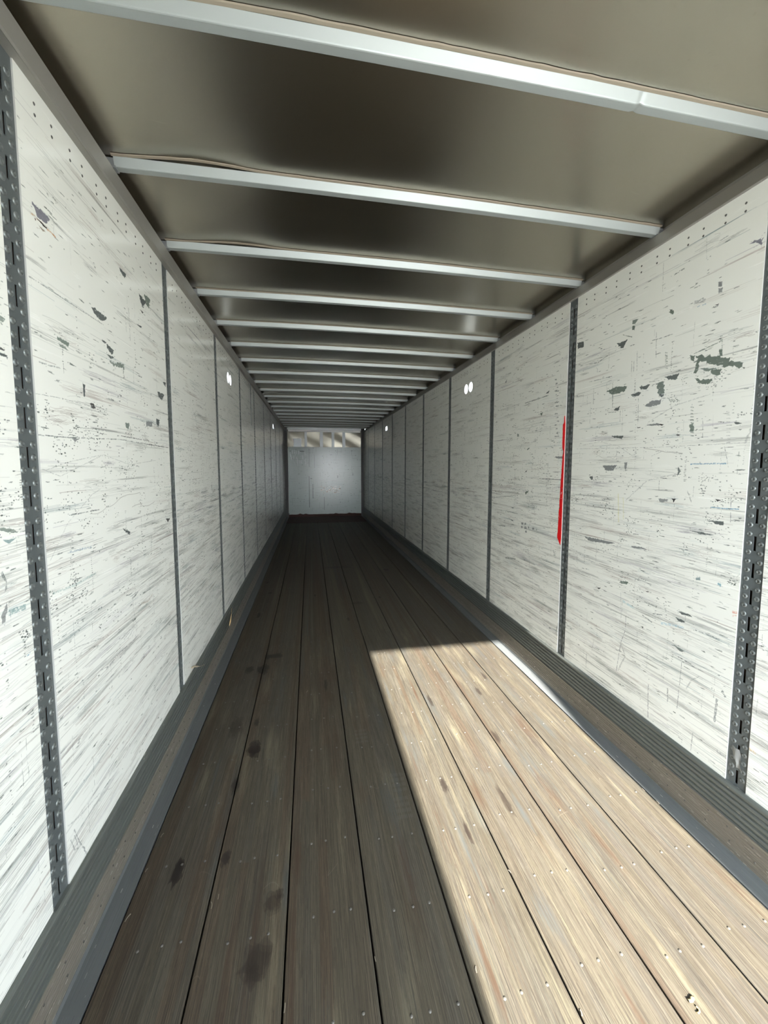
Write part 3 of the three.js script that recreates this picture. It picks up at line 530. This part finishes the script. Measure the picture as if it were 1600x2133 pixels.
const steps = (a, b, n) => Array.from({ length: n + 1 }, (_, i) => a + (b - a) * i / n);
const N_BOWS = 20;
for (let k = -3; k < N_BOWS; k++) {
  const z = bowZ(k), bow = group(numbered('roof_bow'), [0, 0, z]);
  const prof = [[0.012, 2.913], [0.0010, 2.8845], [-0.0008, 2.8812], [-0.0035, 2.880], [-0.031, 2.880], [-0.0345, 2.8825], [-0.037, 2.917]].reverse();
  const dented = k === 0 ? [...steps(-1.250, 0.58, 11), ...steps(0.59, 0.65, 12), ...steps(0.66, 1.315, 5)] : steps(-1.250, 1.315, 16);
  mesh('channel', sweepX(prof, dented, (x) => crown(x) + (k === 0 ? 0.005 * Math.exp(-(((x - 0.62) / 0.010) ** 2)) : 0)), M.bow, bow);
  // tan sealing tape between the sheet and the near flange of the bow
  const xs = steps(-1.255, 1.318, 60), r = rng(300 + k), jag = xs.map(() => (r() - 0.5) * 0.003), tp = [], q = (x, a, b) => [x, a, b];
  for (let i = 0; i + 1 < xs.length; i++) {
    const y = (x) => roofY(x, z + 0.012) - 0.0012, e = (x, n) => [[x, y(x) - 0.0002, 0.024 + jag[n]], [x, y(x) - 0.003, 0.021 + jag[n]], [x, y(x) - 0.0045, 0.0115]];
    const A = e(xs[i], i), B = e(xs[i + 1], i + 1);
    for (let j = 0; j < 2; j++) tp.push(...A[j], ...B[j + 1], ...B[j], ...A[j], ...A[j + 1], ...B[j + 1]);
  }
  const tg = new THREE.BufferGeometry(); tg.setAttribute('position', new THREE.Float32BufferAttribute(tp, 3)); tg.computeVertexNormals();
  mesh('sealing_tape', tg, M.tape, bow);
  for (const [a, b] of [[-1.33, -1.245], [1.305, 1.345]]) mesh('end_bracket', box(a, b, 2.877, 2.914, 0.001, -0.034), M.frontStud, bow);
  tag(bow, k === 0 ? 'pale galvanized roof bow with a creased dent, twentieth from the front wall' : k === 1 ? 'pale galvanized roof bow, sheet lifted off its left end, nineteenth from the front wall' : `pale galvanized roof bow under the ceiling sheet, ${ORD[N_BOWS - k]} from the front wall`, 'roof bow', 'roof bows across the ceiling');
}

// ------------------------------------------------------------------ front wall
const front = structure(group('wall_front'), 'scuffed white front wall of the trailer with bare metal above');
{
  const map = (() => { // its own scuffs: the panel is 2.385 wide
    const [c, g] = canvas(1024, 1024), r = rng(77), R = (a, b) => a + (b - a) * r();
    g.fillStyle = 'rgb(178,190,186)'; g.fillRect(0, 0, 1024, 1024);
    for (let i = 0; i < 420; i++) { const v = R(70, 150) | 0; g.strokeStyle = `rgba(${v},${v + 4},${v + 4},${R(0.1, 0.5)})`; g.lineWidth = R(1, 4); const x = R(0, 1024), y = R(0, 1024), l = R(8, 110), up = r() < 0.4; g.beginPath(); g.moveTo(x, y); g.lineTo(x + (up ? R(-3, 3) : l), y + (up ? l : R(-5, 5))); g.stroke(); }
    for (let i = 0; i < 160; i++) { g.fillStyle = `rgba(70,76,76,${R(0.4, 0.9)})`; g.fillRect(R(0, 1024), R(0, 1024), R(3, 16), R(2, 8)); }
    for (let i = 0; i < 90; i++) { const t = r(); g.fillStyle = t < 0.6 ? `rgba(240,238,226,${R(0.4, 0.9)})` : `rgba(120,92,60,${R(0.4, 0.8)})`; g.fillRect(R(430, 720), 640 + R(-50, 60), R(4, 26), R(3, 9)); }
    for (let i = 0; i < 60; i++) { g.fillStyle = `rgba(236,240,240,${R(0.2, 0.5)})`; g.fillRect(R(20, 260), R(30, 240), R(3, 12), R(10, 60)); }
    for (const [x, y, w, h] of [[286, 20, 5, 280], [280, 440, 8, 480], [330, 560, 8, 220], [490, 760, 6, 200], [160, 60, 60, 12], [300, 470, 26, 12], [680, 430, 10, 40], [900, 400, 8, 30], [360, 120, 4, 200]]) { g.fillStyle = 'rgba(66,72,72,0.7)'; g.fillRect(x, y, w, h); }
    return texture(c);
  })();
  const look = std({ map, roughness: 0.22 }), pieces = [[1.192, 2.30], [0.08, 1.188]];
  for (const [a, b] of pieces) {
    // ragged foot on the lower sheet
    const r = rng(31), pts = [[1.2, a], [1.2, b], [-1.185, b], [-1.185, a]];
    if (a < 0.5) for (let x = -1.1; x < 1.15; x += 0.09) pts.push([x, a + (r() < 0.35 ? r() * 0.035 : r() * 0.006)]);
    const g = new THREE.ExtrudeGeometry(new THREE.Shape(pts.map(([x, y]) => new THREE.Vector2(x, y))), { depth: 0.02, bevelEnabled: false });
    g.translate(0, 0, FRONT); setUV(g, (x, y) => [(x + 1.185) / 2.385, (y - 0.08) / 2.22]);
    mesh('lining_sheet', g, look, front);
  }
  mesh('front_skin', box(-1.34, 1.34, -0.15, 2.96, FRONT - 0.10, FRONT - 0.06), M.skin, front);
  // crumpled bare metal sheet above the lining
  const g = new THREE.PlaneGeometry(2.5, 0.62, 60, 14), p = g.attributes.position;
  for (let i = 0; i < p.count; i++) { const x = p.getX(i), y = p.getY(i); p.setZ(i, 0.012 * Math.sin(x * 5 + y * 4) * Math.cos(y * 7 + x) + 0.006 * Math.sin(x * 17 + y * 9) * Math.max(0, -x)); }
  g.computeVertexNormals(); g.translate(0, 2.56, FRONT - 0.042);
  mesh('bare_metal_sheet', g, M.frontSheet, front);
  for (const [a, b] of [[-0.654, -0.576], [-0.158, -0.061], [0.225, 0.312], [0.58, 0.675]]) {
    mesh('stud', mergeGeometries([box(a, b, 2.28, 2.80, FRONT - 0.04, FRONT + 0.004), box(a, a + 0.010, 2.305, 2.80, FRONT - 0.002, FRONT + 0.03), box(b - 0.010, b, 2.305, 2.80, FRONT - 0.002, FRONT + 0.03)]), M.frontStud, front);
  }
  mesh('head_cap', box(-1.17, 1.175, 2.792, 2.855, FRONT - 0.03, FRONT + 0.04), M.frontCap, front);
  mesh('head_filler', box(-1.3, 1.3, 2.855, 2.97, FRONT - 0.06, FRONT), M.frontStud, front);
  const fr = [[-1.016, -0.753, 2.56, 2.582], [-1.016, -1.0, 2.306, 2.56], [-0.769, -0.753, 2.306, 2.56]].map(([a, b, c, d]) => box(a, b, c, d, FRONT - 0.03, FRONT - 0.005));
  mesh('hatch_frame', mergeGeometries(fr), M.frontCap, front);
  mesh('hatch_plate', box(-1.0, -0.769, 2.306, 2.56, FRONT - 0.03, FRONT - 0.02), M.frontStud, front);
  for (const s of [-1, 1]) mesh('corner_post', box(s * 1.203, s * 1.33, 0, 2.92, FRONT - 0.05, FRONT + 0.03), M.cornerPost, front);
  mesh('kick_plate', box(-1.2, 1.2, -0.03, 0.12, FRONT - 0.06, FRONT - 0.002), M.redFloor, front);
}

// ------------------------------------------------------------------ doorway behind the camera: left leaf shut, right leaf open to the sun
const rear = structure(group('wall_rear'), 'steel door frame at the open end of the trailer');
mesh('header', box(-1.385, 1.385, 2.74, 2.97, REAR, REAR + 0.10), M.frameSteel, rear);
mesh('frame_post', box(-1.385, -1.23, -0.15, 2.74, REAR, REAR + 0.10), M.frameSteel, rear);
mesh('frame_post', runZ([[1.190, -0.15], [1.385, -0.15], [1.385, 2.74], [1.272, 2.74], [1.272, 2.36], [1.190, 1.88]], REAR, REAR + 0.10), M.frameSteel, rear);
mesh('sill', box(-1.385, 1.385, -0.15, -0.005, REAR, REAR + 0.12), M.frameSteel, rear);
const shut = structure(group('door_1'), 'white trailer door leaf, shut');
mesh('leaf', box(-1.26, 0.03, 0, 2.74, REAR + 0.03, REAR + 0.07), M.doorPaint, shut);
const open = structure(group('door_2', [1.40, 0, REAR + 0.09], -Math.PI * 0.5), 'white trailer door leaf, swung back along the outside wall');
mesh('leaf', box(-1.20, 0, 0, 2.74, 0, 0.04), M.doorPaint, open);
structure(mesh('ground', box(-80, 80, -1.4, -1.25, -60, 100), M.concrete), 'pale concrete yard');

// ------------------------------------------------------------------ torn red tape beside the right post
{
  const zr = postZ(1, 1) - POST_W / 2 - 0.002, r = rng(8), left = [], right = [];
  for (let i = 0; i <= 60; i++) {
    const t = i / 60, y = 2.03 - t * 0.925;
    let w = t < 0.06 ? 0.005 + t * 0.14 : t < 0.24 ? 0.026 : t < 0.31 ? 0.012 + r() * 0.010 : 0.018 + (t - 0.3) * 0.042;
    if (t > 0.95) w *= (1 - t) * 18 + 0.12;
    left.push([zr - w - (r() - 0.5) * 0.004 - (t < 0.08 ? (0.08 - t) * 0.12 : 0), y]);
    right.push([zr + (t < 0.06 ? -0.006 + t * 0.1 : 0) - (t > 0.95 ? 0.008 * (t - 0.95) * 20 : 0), y]);
  }
  const sh = new THREE.Shape([...left, ...right.reverse()].map(([z, y]) => new THREE.Vector2(-z, y)));
  const g = new THREE.ExtrudeGeometry(sh, { depth: 0.0012, bevelEnabled: false });
  g.rotateY(Math.PI / 2); g.translate(WX - 0.0014, 0, 0);
  const [c, x] = canvas(64, 1024); x.fillStyle = 'rgb(224,12,18)'; x.fillRect(0, 0, 64, 1024);
  const q = rng(9);
  for (let i = 0; i < 34; i++) { const y = q() < 0.5 ? 230 + q() * 90 : 560 + q() * 260; x.fillStyle = q() < 0.6 ? 'rgba(235,225,220,0.85)' : 'rgba(120,10,14,0.7)'; x.fillRect(q() * 52, y, 4 + q() * 14, 3 + q() * 10); }
  setUV(g, (a, y, z) => [(zr - z) / 0.05, (y - 1.1) / 0.93]);
  tag(mesh('tape_strip', g, std({ map: texture(c), roughness: 0.4 })), 'torn bright red adhesive tape strip running down beside a post on the right wall', 'tape');
}

// ------------------------------------------------------------------ litter
function leafGeometry(len, wid, curl, seed) {
  const g = new THREE.PlaneGeometry(wid, len, 6, 14), p = g.attributes.position, r = rng(seed);
  for (let i = 0; i < p.count; i++) {
    const t = p.getY(i) / len + 0.5, u = p.getX(i) / wid, w = Math.pow(Math.sin(Math.PI * Math.min(1, t * 0.97 + 0.015)), 0.8) * (0.35 + 0.65 * t);
    p.setX(i, u * wid * w + 0.006 * Math.sin(t * 5)); p.setZ(i, curl * Math.abs(u) * w * 2 + 0.010 * Math.sin(t * 4 + seed) + (r() - 0.5) * 0.002);
  }
  g.computeVertexNormals();
  const stem = new THREE.CylinderGeometry(0.0009, 0.0012, 0.05, 5); stem.translate(0, -len / 2 - 0.02, 0.010 * Math.sin(seed));
  return [g, stem];
}
{
  const place = (name, len, wid, curl, seed, pos, rot, label, mat) => {
    const o = group(numbered(name), pos), [a, b] = leafGeometry(len, wid, curl, seed);
    o.rotation.set(...rot); mesh('blade', a, mat ?? M.leaf, o); mesh('stem', b, mat ?? M.leaf, o); tag(o, label, 'leaf');
  };
  place('dry_leaf', 0.135, 0.030, 0.012, 1.3, [-1.258, 0.215, -3.935], [0.12, 1.2, 2.95], 'curled tan dry leaf caught on the left scuff liner below a wall post');
  place('dry_leaf', 0.10, 0.034, 0.014, 2.1, [-1.268, 0.326, -2.80], [1.25, 0.2, 0.4], 'small crumpled dry leaf lying on top of the left scuff liner', std({ color: lin(0.45, 0.38, 0.28), roughness: 0.85, side: THREE.DoubleSide }));
}
{
  const bent = (pts, w, t, mat, label, pos, turn, name) => {
    const curve = new THREE.CatmullRomCurve3(pts.map((p) => new THREE.Vector3(...p)));
    const g = new THREE.TubeGeometry(curve, 10, w, 5); g.scale(1, t, 1);
    const o = mesh(numbered(name), g, mat); o.position.set(...pos); o.rotation.y = turn; return tag(o, label, 'wood scrap', name === 'splinter' ? 'pale splinters along the floor seams' : undefined);
  };
  bent([[-0.009, 0, -0.004], [0, 0, 0.001], [0.009, 0, -0.001], [0.012, 0, 0.004]], 0.006, 0.5, M.chip, 'flat yellow wood chip on the sunlit boards', [0.663, 0.004, -0.932], 0.4, 'wood_chip');
  bent([[-0.008, 0, -0.003], [-0.002, 0, 0.003], [0.006, 0, 0.003], [0.010, 0, -0.002]], 0.0032, 0.7, M.chip, 'curved yellow wood chip on the sunlit boards', [0.661, 0.003, -0.908], 0.9, 'wood_chip');
  const list = [[455, 1868], [440, 1886], [305, 1813], [266, 1912], [338, 1740], [592, 2100], [782, 1998], [1340, 1645], [1370, 1672], [1062, 1815], [1165, 1480], [1095, 1460], [905, 1395], [640, 1440], [1210, 2110], [992, 2020]];
  const r = rng(21);
  for (const [px, py] of list) {
    const p = pixelOn('y', 0.002, px, py), l = 0.006 + r() * 0.008;
    bent([[-l, 0, 0], [0, 0.001, (r() - 0.5) * 0.006], [l, 0, (r() - 0.5) * 0.006]], 0.0013 + r() * 0.0012, 0.7, M.splinter, 'pale wood splinter lying along a seam between floor boards', [p.x, 0.0025, p.z], 1.2 + r() * 0.7, 'splinter');
  }
}
{ // torn clear film hanging at the foot of the first right post
  const p = new THREE.PlaneGeometry(0.034, 0.085, 10, 16), a = p.attributes.position;
  for (let i = 0; i < a.count; i++) { const x = a.getX(i), y = a.getY(i); a.setX(i, x * (0.35 + 0.65 * Math.abs(Math.sin(y * 30 + 0.6))) + 0.012 * Math.sin(y * 26)); a.setZ(i, -0.005 - 0.004 * Math.sin(x * 150 + y * 60)); }
  p.computeVertexNormals();
  const o = mesh('plastic_scrap', p, new THREE.MeshPhysicalMaterial({ color: lin(0.6, 0.6, 0.58), roughness: 0.3, transmission: 0.75, thickness: 0, side: THREE.DoubleSide }));
  o.position.set(WX + 0.0015, 0.435, -1.312); o.rotation.y = Math.PI / 2;
  tag(o, 'torn scrap of clear plastic film on the foot of a right wall post', 'plastic scrap');
}

renderer.render(scene, camera);
